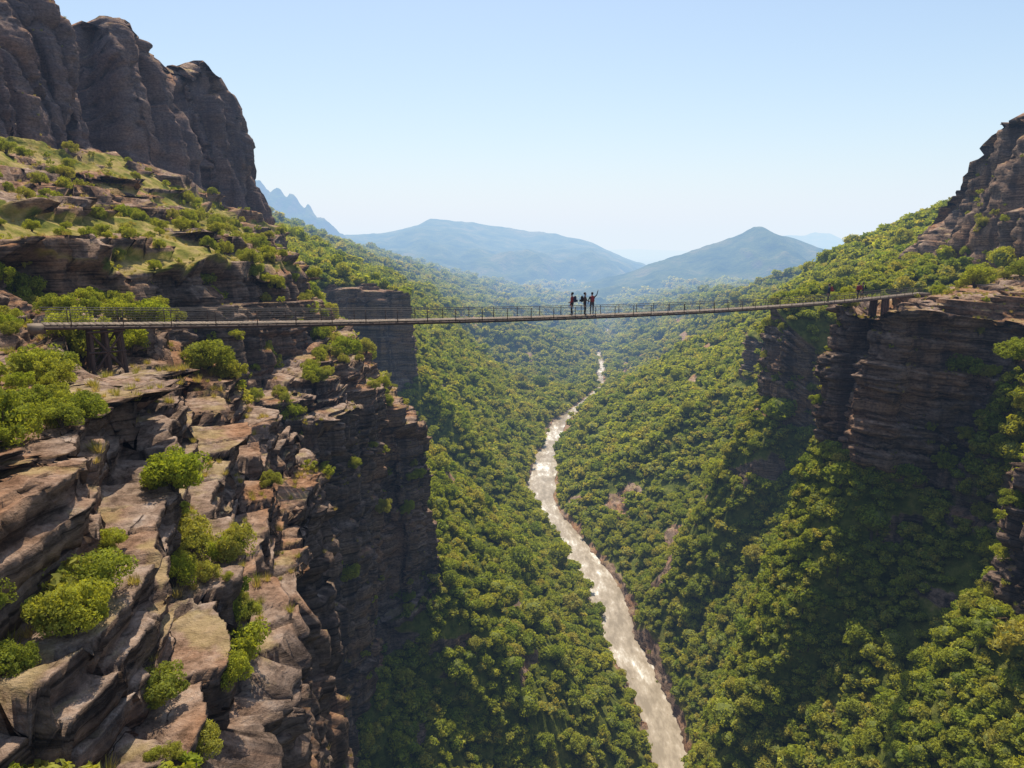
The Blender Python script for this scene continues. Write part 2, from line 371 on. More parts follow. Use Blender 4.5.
# ---- bridge alignment and the cut ledge that carries its ends
P0=Vector((-24.9,36.15,-3.85));P1=Vector((59.5,101.1,-6.2))
def bp(s):
    p=P0.lerp(P1,s);p.z-=1.0*4*s*(1-s);return p
ax=(P1-P0);ax.z=0;LEN=ax.length;ax.normalize();side=Vector((-ax.y,ax.x,0))
def along(px,py): return (px-P0.x)*ax.x+(py-P0.y)*ax.y
def lateral(px,py): return (px-P0.x)*side.x+(py-P0.y)*side.y
al=along(P[...,0],P[...,1]);la=lateral(P[...,0],P[...,1])
rough=.25*fbm(P[...,0],P[...,1],P[...,0]*0,3,88)
lim=np.where(al<1.0,-4.45,np.where(al<6,-6.6,-7.5-.25*(al-6)))+rough
wz=(1-sm(1.6,4.5,np.abs(la)))*sm(-5,-3,al)*(1-sm(22,28,al))
P[...,2]=np.where(P[...,2]>lim,P[...,2]*(1-wz)+lim*wz,P[...,2])
fl=(la<0)*(1-sm(22,30,-la))*sm(-18,-9,al)*(al<14)*sm(9,15,P[...,1])
t_=sm(.2,1.6,al)
lim2=(-4.6-.035*np.abs(la))*(1-t_)+(-6.9+.115*np.minimum(np.abs(la),14)-.02*(al-1))*t_+rough
P[...,2]=np.where((fl>0)&(P[...,2]>lim2),P[...,2]-fl*.82*(P[...,2]-lim2),P[...,2])
lim3=np.where(al<LEN-6.2,-9.,-6.75)
wz=(1-sm(2.6,5.,np.abs(la)))*sm(LEN-20,LEN-16,al)*(1-sm(LEN+6,LEN+12,al))
P[...,2]=np.where((P[...,2]>lim3)&(al>LEN-22),P[...,2]*(1-wz)+lim3*wz,P[...,2])
me=mesh_np('terrain',P.reshape(-1,3),grid_faces(R,C))
attr(me,'rock',RKW);attr(me,'forest',FW);attr(me,'tower',np.broadcast_to((si<=1)[None,:],(R,C)).astype(float))
me.materials.append(M_ter)
ter=obj('terrain',me,kind='structure',label='rocky gorge walls and forested valley slopes running to the horizon',category='terrain')
bpy.context.view_layer.update();deps=bpy.context.evaluated_depsgraph_get()
CP=Vector((0,0,0));PITCH=math.radians(11.1);cP,sP=math.cos(PITCH),math.sin(PITCH)
def visible(p):
    v=Vector(p)-CP;L=v.length
    r=scene.ray_cast(deps,CP,v.normalized(),distance=L-.3);return not r[0]
def proj(p):
    d=p[...,1]*cP-p[...,2]*sP;u=p[...,0]/np.maximum(d,.01);v=(p[...,2]*cP+p[...,1]*sP)/np.maximum(d,.01)
    return d,u,v
# ---------------------------------------------------------------- river
ry=np.concatenate([np.arange(-30,300,1.5),np.geomspace(300,2200,260)])
cc=rivc(ry);off=np.linspace(-1,1,9)
V=np.stack([cc[:,None]+off[None,:]*(rhw(ry)+.9)[:,None],np.repeat(ry[:,None],9,1),np.full((len(ry),9),-100.1)],2)
me=mesh_np('river',V.reshape(-1,3),grid_faces(len(ry),9))
N=NT('muddy_river_water')
f=N.noise(N.pos((1,.35,1)),.34,7,.72);pt=N.noise(N.pos((.035,.035,.035)),1.,2)
sy=N.n('SeparateXYZ');N.l(N.pos(),sy.inputs[0])
mr=N.n('MapRange');N.l(sy.outputs[1],mr.inputs[0]);mr.inputs[1].default_value=130;mr.inputs[2].default_value=230;mr.inputs[3].default_value=-.05;mr.inputs[4].default_value=.03
f2=N.math('ADD',N.math('ADD',f,N.math('MULTIPLY',N.math('SUBTRACT',pt,.5),.45)),mr.outputs[0])
col=N.ramp(f2,[(.38,(.24,.19,.13)),(.52,(.38,.31,.23)),(.60,(.54,.48,.40)),(.68,(.86,.84,.80))])
b=N.n('BsdfPrincipled');N.l(col,b.inputs['Base Color']);b.inputs['Roughness'].default_value=.4;b.inputs['Specular IOR Level'].default_value=.35
bm=N.n('Bump');bm.inputs['Strength'].default_value=.35;bm.inputs['Distance'].default_value=.2
N.l(f,bm.inputs['Height']);N.l(bm.outputs[0],b.inputs['Normal']);N.l(b.outputs[0],N.out.inputs[0])
me.materials.append(N.m)
obj('river',me,kind='structure',label='muddy brown river with white rapids along the valley floor',category='river')
# ---------------------------------------------------------------- distant mountains
def mat_mount(name,tone):
    N=NT(name)
    n=N.noise(N.pos((.012,.012,.02)),1,7,.68)
    g=N.n('NewGeometry');sx=N.n('SeparateXYZ');N.l(g.outputs['Normal'],sx.inputs[0])
    c=N.ramp(n,[(.35,(.03*tone,.055*tone,.016*tone)),(.52,(.09*tone,.12*tone,.03*tone)),(.68,(.19*tone,.18*tone,.08*tone))])
    c=N.mix(N.ramp(sx.outputs['Z'],[(.5,1.),(.7,0.)]),c,(.12,.11,.09))
    b=N.n('BsdfDiffuse');N.l(c,b.inputs[0])
    bm=N.n('Bump');bm.inputs['Strength'].default_value=1.;bm.inputs['Distance'].default_value=10.
    N.l(N.noise(N.pos((.05,.05,.05)),1,5,.65),bm.inputs['Height']);N.l(bm.outputs[0],b.inputs['Normal'])
    N.l(b.outputs[0],N.out.inputs[0]);return N.m
M_mt=mat_mount('distant_mountain_scrub',1.0)
MG=[]
def mountain(crest,yc,W,label,seed,amp,bend=0,nx=320,ny=160,rug=1.,k=1.,trees=False):
    c=np.array(crest,dtype=float)*k;x0,x1=c[0,0],c[-1,0]
    c[:,1]=np.maximum(c[:,1],-104)
    xs=np.linspace(x0-(x1-x0)*.08,x1+(x1-x0)*.08,nx);yy=np.linspace(yc-W,yc+W,ny)
    XX,YY=np.meshgrid(xs,yy)
    sw=(x1-x0)
    hw_=np.interp(XX+W*.07*fbm(XX/(W*.5),YY/(W*.5),XX*0,3,seed+4),c[:,0],c[:,1],left=c[0,1],right=c[-1,1])
    ycn=yc+bend*(XX-x0)/sw+W*.12*fbm(XX/(W*.6),XX*0,XX*0,3,seed)
    t=np.clip(1-np.abs(YY-ycn)/W,0,1)
    base=-104.
    rid=1-np.abs(fbm(XX/(W*.36),YY/(W*.7),XX*0,5,seed+1))*2.4
    rid2=1-np.abs(fbm(XX/(W*.13),YY/(W*.2),XX*0,5,seed+2))*2.4
    t2=t**1.1
    ed=sm(0,.3,t)
    ZZ=base+(hw_-base)*t2+ed*amp*((rid-.5)*(.08+1.2*(1-t))*1.+(rid2-.5)*(.08+.22*(1-t))*rug)
    e=np.minimum(sm(x0-sw*.08,x0+sw*.05,XX),1-sm(x1-sw*.05,x1+sw*.08,XX))
    ZZ=base+(ZZ-base)*e-6*(1-ed)
    me=mesh_np('mountain',np.stack([XX,YY,ZZ],2).reshape(-1,3),grid_faces(ny,nx));me.materials.append(M_mt)
    obj('mountain',me,kind='structure',label=label,category='mountain')
    if trees:
        cell=(xs[1]-xs[0])*(yy[1]-yy[0])
        kk=rng.poisson(cell/(2.0*4.2**2),ZZ.shape)*(ZZ>-96)
        idx=np.repeat(np.nonzero(kk.ravel())[0],kk.ravel()[np.nonzero(kk.ravel())[0]])
        i,j=np.unravel_index(idx,ZZ.shape);i=np.minimum(i,ny-2);j=np.minimum(j,nx-2)
        s=rng.uniform(size=len(i));t_=rng.uniform(size=len(i))
        zq=(ZZ[i,j]*(1-s)+ZZ[i,j+1]*s)*(1-t_)+(ZZ[i+1,j]*(1-s)+ZZ[i+1,j+1]*s)*t_
        MG.append(np.stack([xs[j]+s*(xs[1]-xs[0]),yy[i]+t_*(yy[1]-yy[0]),zq],1))
mountain([(-1600,-100),(-1250,60),(-1090,84),(-850,100),(-720,128),(-620,160),(-530,200),(-450,188),(-270,172),(-60,146),(180,112),(400,70),(560,28),(720,-30),(900,-95),(1050,-190)],2350,1050,'broad blue hazy mountain with long spurs',101,85,k=.522)
mountain([(80,-175),(303,-112),(475,-60),(647,0),(784,50),(832,78),(865,78),(930,54),(1040,22),(1200,-20),(1400,-60)],1530,490,'forested rounded peak with small summit',131,50,k=.625)
mountain([(2300,-40),(2550,60),(2696,140),(2900,146),(3050,180),(3200,165),(3330,100),(3450,0),(3700,-60)],4500,900,'pale faraway flat-topped mountain',151,50,k=.64)
mountain([(-1250,250),(-1050,275),(-951,262),(-920,222),(-895,236),(-864,200),(-840,212),(-800,160),(-775,164),(-740,118),(-712,112),(-660,62),(-560,14),(-420,-60)],2000,360,'jagged blue rocky mountain ridge',171,34,rug=4.,k=.76)
mountain([(-640,60),(-320,12),(-220,-12),(-120,-38),(-20,-64),(60,-88),(120,-104)],1280,270,'long forested spur descending to the valley floor',191,32,trees=True)
mountain([(-560,20),(-285,0),(-150,-22),(0,-48),(90,-72),(200,-104)],1720,300,'hazy forested ridge behind the nearer spur',231,36)
mountain([(150,-104),(200,-96),(270,-80),(350,-60),(430,-42),(520,-22),(640,-5)],1080,200,'low green spur closing the valley',251,20,trees=True)
mountain([(600,-60),(800,15),(1100,0),(1500,15),(2300,-10),(2900,-50)],8800,1500,'low pale horizon hills',211,40)
# ---------------------------------------------------------------- vegetation meshes
def leaves(cent,rad,n,size,r,flat=.75,bias=.8):
    k=len(cent);tot=n*k
    ci=np.repeat(np.arange(k),n)
    d=r.normal(size=(tot,3));d/=np.linalg.norm(d,axis=1,keepdims=True)
    rr=r.uniform(.55,1.08,tot)**.6
    pos=cent[ci]+d*(rad[ci]*rr)[:,None]*np.array([1,1,flat])
    nn=d*bias+r.normal(size=(tot,3))*.5;nn/=np.linalg.norm(nn,axis=1,keepdims=True)
    a=np.cross(nn,r.normal(size=(tot,3)));a/=np.linalg.norm(a,axis=1,keepdims=True);b=np.cross(nn,a)
    s=(size*r.uniform(.6,1.4,tot))[:,None]
    V=np.stack([pos-a*s,pos+b*s*.55,pos+a*s,pos-b*s*.55],1).reshape(-1,3)
    F=np.arange(tot*4).reshape(-1,4);return V,F
def tube(pts,rads,sides=6):
    V=[];F=[]
    for i,(p,ra) in enumerate(zip(pts,rads)):
        p=np.array(p,float)
        t=np.array(pts[min(i+1,len(pts)-1)],float)-np.array(pts[max(i-1,0)],float);t/=np.linalg.norm(t)+1e-9
        a=np.cross(t,[.3,1,.2]);a/=np.linalg.norm(a);b=np.cross(t,a)
        for s in range(sides):
            th=2*math.pi*s/sides;V.append(p+ra*(a*math.cos(th)+b*math.sin(th)))
        if i:
            for s in range(sides):
                F.append(((i-1)*sides+s,(i-1)*sides+(s+1)%sides,i*sides+(s+1)%sides,i*sides+s))
    return np.array(V),np.array(F)
def join(parts):
    V=[];F=[];o=0
    for v,f in parts: V.append(v);F.append(f+o);o+=len(v)
    return np.concatenate(V),np.concatenate(F)
def crown_mesh(name,seed,ncl,nl,size,mat=None,sub=2,rmin=.22,rmax=.42):
    r=np.random.default_rng(seed)
    d=r.normal(size=(ncl,3));d/=np.linalg.norm(d,axis=1,keepdims=True)
    d[:,2]=np.abs(d[:,2])*1.1-.25
    k=r.uniform(.4,.75,ncl)[:,None]
    asp=np.array([r.uniform(.8,1.2),r.uniform(.8,1.2),r.uniform(.6,1.05)])
    cen=d*k*asp+np.array([0,0,.98])
    cen+=r.normal(size=cen.shape)*.06
    rad=r.uniform(rmin,rmax,ncl)
    lv,lf=leaves(cen,rad,nl,size,r)
    me=mesh_np(name,lv,lf);me.materials.append(mat)
    bm=bmesh.new();bm.from_mesh(me)
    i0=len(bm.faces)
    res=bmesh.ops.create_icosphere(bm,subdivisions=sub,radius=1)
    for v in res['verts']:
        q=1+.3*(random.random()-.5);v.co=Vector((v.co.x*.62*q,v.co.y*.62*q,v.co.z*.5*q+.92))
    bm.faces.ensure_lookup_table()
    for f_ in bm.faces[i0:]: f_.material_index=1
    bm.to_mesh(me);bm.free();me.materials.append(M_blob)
    return me
def trunk_mesh(name,seed):
    r=np.random.default_rng(seed)
    parts=[tube([(0,0,-.5),(.03,.02,.3),(.0,.05,.7),(.03,0,1.2)],[.10,.075,.06,.025])]
    for i in range(5):
        th=i*1.3+r.uniform(0,.6);z0=.45+.09*i
        parts.append(tube([(.02,.02,z0),(.3*math.cos(th),.3*math.sin(th),z0+.25),(.58*math.cos(th),.58*math.sin(th),z0+.5)],[.04,.028,.01],5))
    v,f=join(parts);me=mesh_np(name,v,f);me.materials.append(M_bark);return me
def stems_mesh(name,seed):
    r=np.random.default_rng(seed);parts=[]
    for i in range(9):
        th=i*.7+r.uniform(0,.4);q=r.uniform(.4,.75)
        parts.append(tube([(0,0,-.2),(.25*q*math.cos(th),.25*q*math.sin(th),.35),(q*math.cos(th),q*math.sin(th),.9)],[.035,.025,.008],5))
    v,f=join(parts);me=mesh_np(name,v,f);me.materials.append(M_bark);return me
def shrub_mesh(name,seed,ncl,nl,size):
    r=np.random.default_rng(seed)
    th=r.uniform(0,2*math.pi,ncl);q=np.sqrt(r.uniform(0,1,ncl))*.72
    zz=.2+.9*r.uniform(.1,1,ncl)*np.sqrt(1-q**2*.9)
    cen=np.stack([q*np.cos(th),q*np.sin(th),zz],1);rad=r.uniform(.14,.30,ncl)
    lv,lf=leaves(cen,rad,nl,size,r,.9,.5)
    me=mesh_np(name,lv,lf);me.materials.append(M_shrub);return me
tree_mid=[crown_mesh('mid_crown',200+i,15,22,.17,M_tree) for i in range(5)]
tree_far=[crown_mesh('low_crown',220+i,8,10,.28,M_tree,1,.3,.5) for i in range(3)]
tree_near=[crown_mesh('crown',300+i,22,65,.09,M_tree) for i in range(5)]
trunks=[trunk_mesh('trunk',320+i) for i in range(2)]
shrubs=[shrub_mesh('foliage',400+i,40,150,.043) for i in range(5)]
shr_far=[shrub_mesh('far_foliage',430+i,16,34,.11) for i in range(3)]
stems=[stems_mesh('stem',450+i) for i in range(2)]
def tuft(seed):
    r=np.random.default_rng(seed);n=60
    th=r.uniform(0,6.28,n);q=r.uniform(0,.35,n);b=np.stack([q*np.cos(th),q*np.sin(th),np.full(n,-.05)],1)
    l=np.stack([np.cos(th)*r.uniform(.1,.6,n),np.sin(th)*r.uniform(.1,.6,n),r.uniform(.5,1,n)],1)
    s=np.stack([-np.sin(th),np.cos(th),th*0],1)*.025
    V=np.stack([b-s,b+s,b+l*.6+s*.7,b+l],1).reshape(-1,3);me=mesh_np('tuft',V,np.arange(n*4).reshape(-1,4));me.materials.append(M_grass);return me
tufts=[tuft(i) for i in range(3)]
def scatter_group(name,meshes):
    c=bpy.data.collections.new(name)
    for i,mm in enumerate(meshes):
        o=bpy.data.objects.new(name+'_source_%02d'%i,mm);c.objects.link(o)
    return c
def stuff(name,pts,rot,scl,coll,label,cat,index=None):
    me=bpy.data.meshes.new(name);me.vertices.add(len(pts));me.vertices.foreach_set('co',np.asarray(pts,dtype=np.float32).ravel())
    attr(me,'rz',rot);attr(me,'sc',scl)
    if index is not None:
        at=me.attributes.new('ix','INT','POINT');at.data.foreach_set('value',np.asarray(index,dtype=np.int32))
    o=obj(name,me,kind='stuff',label=label,category=cat)
    ng=bpy.data.node_groups.new(name,'GeometryNodeTree')
    ng.interface.new_socket(name='Geometry',in_out='INPUT',socket_type='NodeSocketGeometry')
    ng.interface.new_socket(name='Geometry',in_out='OUTPUT',socket_type='NodeSocketGeometry')
    nn=ng.nodes;gi=nn.new('NodeGroupInput');go=nn.new('NodeGroupOutput')
    ip=nn.new('GeometryNodeInstanceOnPoints');ci=nn.new('GeometryNodeCollectionInfo')
    ci.inputs['Collection'].default_value=coll;ci.inputs['Separate Children'].default_value=True;ci.inputs['Reset Children'].default_value=True
    ip.inputs['Pick Instance'].default_value=True
    a=nn.new('GeometryNodeInputNamedAttribute');a.data_type='FLOAT';a.inputs['Name'].default_value='rz'
    b=nn.new('GeometryNodeInputNamedAttribute');b.data_type='FLOAT';b.inputs['Name'].default_value='sc'
    cx_=nn.new('ShaderNodeCombineXYZ');L=ng.links.new
    if index is not None:
        c=nn.new('GeometryNodeInputNamedAttribute');c.data_type='INT';c.inputs['Name'].default_value='ix';L(c.outputs['Attribute'],ip.inputs['Instance Index'])
    L(gi.outputs[0],ip.inputs['Points']);L(ci.outputs[0],ip.inputs['Instance'])
    L(a.outputs['Attribute'],cx_.inputs[2]);L(cx_.outputs[0],ip.inputs['Rotation'])
    L(b.outputs['Attribute'],ip.inputs['Scale']);L(ip.outputs[0],go.inputs[0])
    md=o.modifiers.new('scatter','NODES');md.node_group=ng
    return o
c00=P[:-1,:-1];c10=P[:-1,1:];c01=P[1:,:-1];c11=P[1:,1:]
nrm=np.cross(c11-c00,c01-c10);area=np.linalg.norm(nrm,axis=2)*.5;nrm=nrm/(2*area[...,None]+1e-9)
cen=(c00+c11)*.5
fw=FW[:-1,:-1];rk=RKW[:-1,:-1];sic=np.broadcast_to(si[None,:-1],fw.shape)
D_,U_,V_=proj(cen)
infr=(D_>4)&(np.abs(U_)<.86)&(V_>-.68)&(V_<.7)
def sample(dens,mask):
    lam=np.where(mask,area*dens,0)
    k=rng.poisson(np.clip(lam,0,50));idx=np.nonzero(k.ravel())[0];idx=np.repeat(idx,k.ravel()[idx])
    s=rng.uniform(size=(len(idx),1));t=rng.uniform(size=(len(idx),1))
    a=c00.reshape(-1,3)[idx];b=c10.reshape(-1,3)[idx];c=c01.reshape(-1,3)[idx];d=c11.reshape(-1,3)[idx]
    return (a*(1-s)+b*s)*(1-t)+(c*(1-s)+d*s)*t,idx
def near_bridge(q):
    a=along(q[...,0],q[...,1]);l=lateral(q[...,0],q[...,1])
    return ((a>-4)&(a<20)&(l>-7)&(l<2))|((a>0)&(a<9)&(l>-18)&(l<2))|((a>LEN-22)&(a<LEN+5)&(l>-9)&(l<3.5))
def rtree(y): return .76+.38*np.clip((y-60)/70,0,1)+2.1*np.clip((y-130)/700,0,1)+2.2*np.clip((y-800)/1000,0,1)
cy=cen[...,1]
clump=.60+.7*sm(-.35,.2,fbm(cen[...,0]/12,cy/12,cy*0,3,91))
dens=1/(2.0*rtree(cy)**2)*clump
pts,idx=sample(dens,(fw>.5)&infr&(cy<1900)&(cy>20)&~(near_bridge(cen)&(cen[...,2]>-16)))
sz=rtree(pts[:,1])*rng.lognormal(-.03,.33,len(pts))
if MG:
    mg=np.concatenate(MG);dm,um,vm=proj(mg);mg=mg[(np.abs(um)<.8)]
    pts=np.concatenate([pts,mg]);sz=np.concatenate([sz,3.7*rng.lognormal(0,.28,len(mg))])
dist=np.linalg.norm(pts,axis=1)
order=np.argsort(-(sz/dist))
ind=[]
d2,u2,v2=proj(pts)
used=np.zeros(len(pts),bool)
for i in order:
    if len(ind)>=300: break
    if abs(u2[i])>.74 or v2[i]<-.56: continue
    if visible(pts[i]+np.array([0,0,1.3*sz[i]])): ind.append(i);used[i]=True
for i in ind:
    e=obj('tree',None,label='small dense green tree growing on the steep gorge slope',category='tree',group='trees on the gorge slopes')
    e.location=pts[i];e.rotation_euler=(0,0,random.random()*6.28);e.scale=(sz[i],sz[i],sz[i]*random.uniform(.85,1.2));e.empty_display_size=.5
    obj('trunk',random.choice(trunks),e);obj('crown',random.choice(tree_near),e)
rest=~used
ix=np.where(dist[rest]<240,rng.integers(0,5,rest.sum()),rng.integers(5,8,rest.sum()))
stuff('forest',pts[rest],rng.uniform(0,6.28,rest.sum()),sz[rest],scatter_group('forest_tree',tree_mid+tree_far),'dense green forest covering the valley slopes','forest',ix)
openm=(fw<.6)&(nrm[...,2]>.58)&infr&(cy<200)&(((sic>=2)&(sic<=7))|((sic>=13)&(sic<=15)))&(cen[...,2]>-60)&~near_bridge(cen)
cl2=sm(-.10,.25,fbm(cen[...,0]/3.2,cy/3.2,cen[...,2]/3.2,3,95))
dens=(.40*cl2+.03)*np.where(sic==2,.55,1.)*np.where(sic>=14,.3,1.)*np.where((cy<50)&(sic>=5),1.6,1.)*np.where((cy>62)&(sic>=4)&(sic<=7),.5,1.)
spt,sidx_=sample(dens,openm)
ssz=rng.lognormal(math.log(.66),.38,len(spt))*np.clip(.7+spt[:,1]/75.,.95,1.6)
ssz*=np.where(sic.reshape(-1)[sidx_]==2,.68,1.)
sd=np.linalg.norm(spt,axis=1)
keep=sd>12
spt=spt[keep];ssz=ssz[keep];sd=sd[keep]
ssz=np.minimum(ssz,sd*.05)
o2=np.argsort(-(ssz/sd));used=np.zeros(len(spt),bool);d3,u3,v3=proj(spt);cnt=0
for i in o2:
    if cnt>=298: break
    if abs(u3[i])>.76 or v3[i]<-.57: continue
    if visible(spt[i]+np.array([0,0,.9*ssz[i]])):
        used[i]=True;cnt+=1
        e=obj('shrub',None,label='leafy green shrub rooted in a rock ledge',category='shrub',group='shrubs on the ledges')
        e.location=spt[i];e.rotation_euler=(0,0,random.random()*6.28);s=ssz[i];e.scale=(s,s,s*random.uniform(.9,1.25));e.empty_display_size=.3
        obj('stem',random.choice(stems),e);obj('foliage',random.choice(shrubs),e)
r_=~used
stuff('scrub',spt[r_],rng.uniform(0,6.28,r_.sum()),ssz[r_],scatter_group('scrub_bush',shr_far),'low green scrub on ledges and slopes','scrub')
cf=(rk>.5)&infr&(cy<270)&(nrm[...,2]>.35)&(nrm[...,2]<.9)&(sic>=3)
q,_=sample(.05*sm(.05,.3,fbm(cen[...,0]/5,cy/5,cen[...,2]/5,3,97)),cf)
q=q[np.linalg.norm(q,axis=1)>25]
stuff('cliff_plants',q,rng.uniform(0,6.28,len(q)),rng.uniform(.3,.9,len(q)),scatter_group('cliff_plant',shr_far),'small green plants clinging to the cliff faces','plants')
gm=(fw<.6)&(nrm[...,2]>.6)&infr&(cy<130)&(sic<16)
cl3=sm(.0,.3,fbm(cen[...,0]/2,cy/2,cen[...,2]/2,3,98))
q,_=sample(np.where(cy<50,1.6,1.1)*cl3,gm)
q=q[np.linalg.norm(q,axis=1)>12]
stuff('grass',q,rng.uniform(0,6.28,len(q)),rng.uniform(.2,.5,len(q)),scatter_group('grass_tuft',tufts),'dry grass tufts between the rocks','grass')
# ---------------------------------------------------------------- bridge
M_plank=mat_simple('weathered_planks',(.20,.145,.10),.8,0,.4,1.2)
M_steel=mat_simple('rusty_steel',(.085,.05,.036),.75,.1,.35,4)
M_cable=mat_simple('weathered_cable',(.14,.12,.105),.8,.1,.15,4)
bridge=obj('suspension_footbridge',None,label='long narrow suspension footbridge with plank deck and cable rails',category='bridge')
bridge.location=P0
def addb(name,V,F,mat,label=None):
    V=np.array([tuple(v) for v in V],dtype=float)-np.array(P0);me=mesh_np(name,V,np.array(F));me.materials.append(mat)
    o=obj(name,me,bridge)
    if label:o['label']=label
    return o
def boxvf(c,ex,ey,ez,V,F):
    o=len(V)
    for sx in(-1,1):
        for sy in(-1,1):
            for sz_ in(-1,1): V.append(c+ex*sx+ey*sy+ez*sz_)
    for f_ in((0,1,3,2),(4,6,7,5),(0,4,5,1),(2,3,7,6),(0,2,6,4),(1,5,7,3)): F.append(tuple(o+q for q in f_))
UZ=Vector((0,0,1));W=.9;RH=.82
V=[];F=[]
npl=360
for i in range(npl):
    s=(i+.5)/npl;c=bp(s)+UZ*random.uniform(-.008,.008);boxvf(c,ax*(LEN/npl*.44),side*(W+random.uniform(-.03,.03)),UZ*.025,V,F)
addb('plank_deck',V,F,M_plank)
V=[];F=[]
for i in range(60):
    c=bp((i+.5)/60)-UZ*.10;boxvf(c,ax*.05,side*(W+.08),UZ*.06,V,F)
addb('cross_beams',V,F,M_steel)
def rail(name,off,h,r,mat):
    n=120;pts=[tuple(bp(i/n)+side*off+UZ*h) for i in range(n+1)]
    v,f=tube(pts,[r]*(n+1),6);return addb(name,v,f,mat)
for sgn in (-1,1):
    rail('deck_girder',sgn*(W+.02),-.15,.10,M_steel)
    rail('hand_cable',sgn*(W+.02),RH,.027,M_cable)
    rail('middle_cable',sgn*(W+.02),RH*.66,.013,M_cable)
    rail('lower_cable',sgn*(W+.02),RH*.33,.013,M_cable)
    V=[];F=[]
    nst=150
    for i in range(nst):
        for dr in (0,1):
            a=bp(i/nst)+side*(sgn*(W+.02))+UZ*(.02 if dr else RH);b=bp((i+1)/nst)+side*(sgn*(W+.02))+UZ*(RH if dr else .02)
            v_,f_=tube([tuple(a),tuple(b)],[.006,.006],3);F+= [tuple(int(q)+len(V) for q in ff) for ff in f_];V+= [Vector(q) for q in v_]
    addb('wire_bracing',V,F,M_cable)
    npo=44
    me=None
    for i in range(npo):
        c=bp((i+.5)/npo)+side*(sgn*(W+.02))
        if me is None:
            VV=[];FF=[];boxvf(Vector((0,0,RH/2-.08)),Vector((.021,0,0)),Vector((0,.021,0)),Vector((0,0,RH/2+.09)),VV,FF)
            me=mesh_np('rail_post',np.array([tuple(v) for v in VV]),np.array(FF));me.materials.append(M_steel)
        o=obj('rail_post',me,bridge);o.location=c-P0;o.rotation_euler=(0,0,math.atan2(ax.y,ax.x))
def trestle(s,depth,label,hl=1.0,th=.13):
    c=bp(s);V=[];F=[]
    for u in (-hl,0,hl):
        for sgn in (-1,1):
            top=c+ax*u+side*(sgn*.75)-UZ*.2;bot=c+ax*(u*1.15)+side*(sgn*.9)-UZ*(depth+.8)
            v_,f_=tube([tuple(bot),tuple(top)],[th+.02,th],6);F+=[tuple(int(q)+len(V) for q in ff) for ff in f_];V+=[Vector(q) for q in v_]
    for (u0,h0,u1,h1) in ((-hl*1.2,-depth,hl*1.1,-.4),(hl*1.2,-depth,-hl*1.1,-.4),(-hl*1.3,-.35,hl*1.3,-.35),(-hl*1.3,-depth*.55,hl*1.3,-depth*.55)):
        for sgn in(-1,1):
            v_,f_=tube([tuple(c+ax*u0+side*sgn*.9+UZ*h0),tuple(c+ax*u1+side*sgn*.85+UZ*h1)],[.065,.065],5);F+=[tuple(int(q)+len(V) for q in ff) for ff in f_];V+=[Vector(q) for q in v_]
    addb('support_trestle',V,F,M_steel,label)
trestle(.026,2.7,'rusty braced trestle under the near end',.7,.10)
trestle(.893,3.4,'dark braced trestle at the far cliff edge',.7,.2)
for s in (0,1):
    V=[];F=[];c=bp(s)+ax*(-.3 if s==0 else 1.2)
    boxvf(c-UZ*.22,ax*(.35 if s==0 else 1.2),side*.95,UZ*.2,V,F)
    addb('timber_sill',V,F,M_plank)
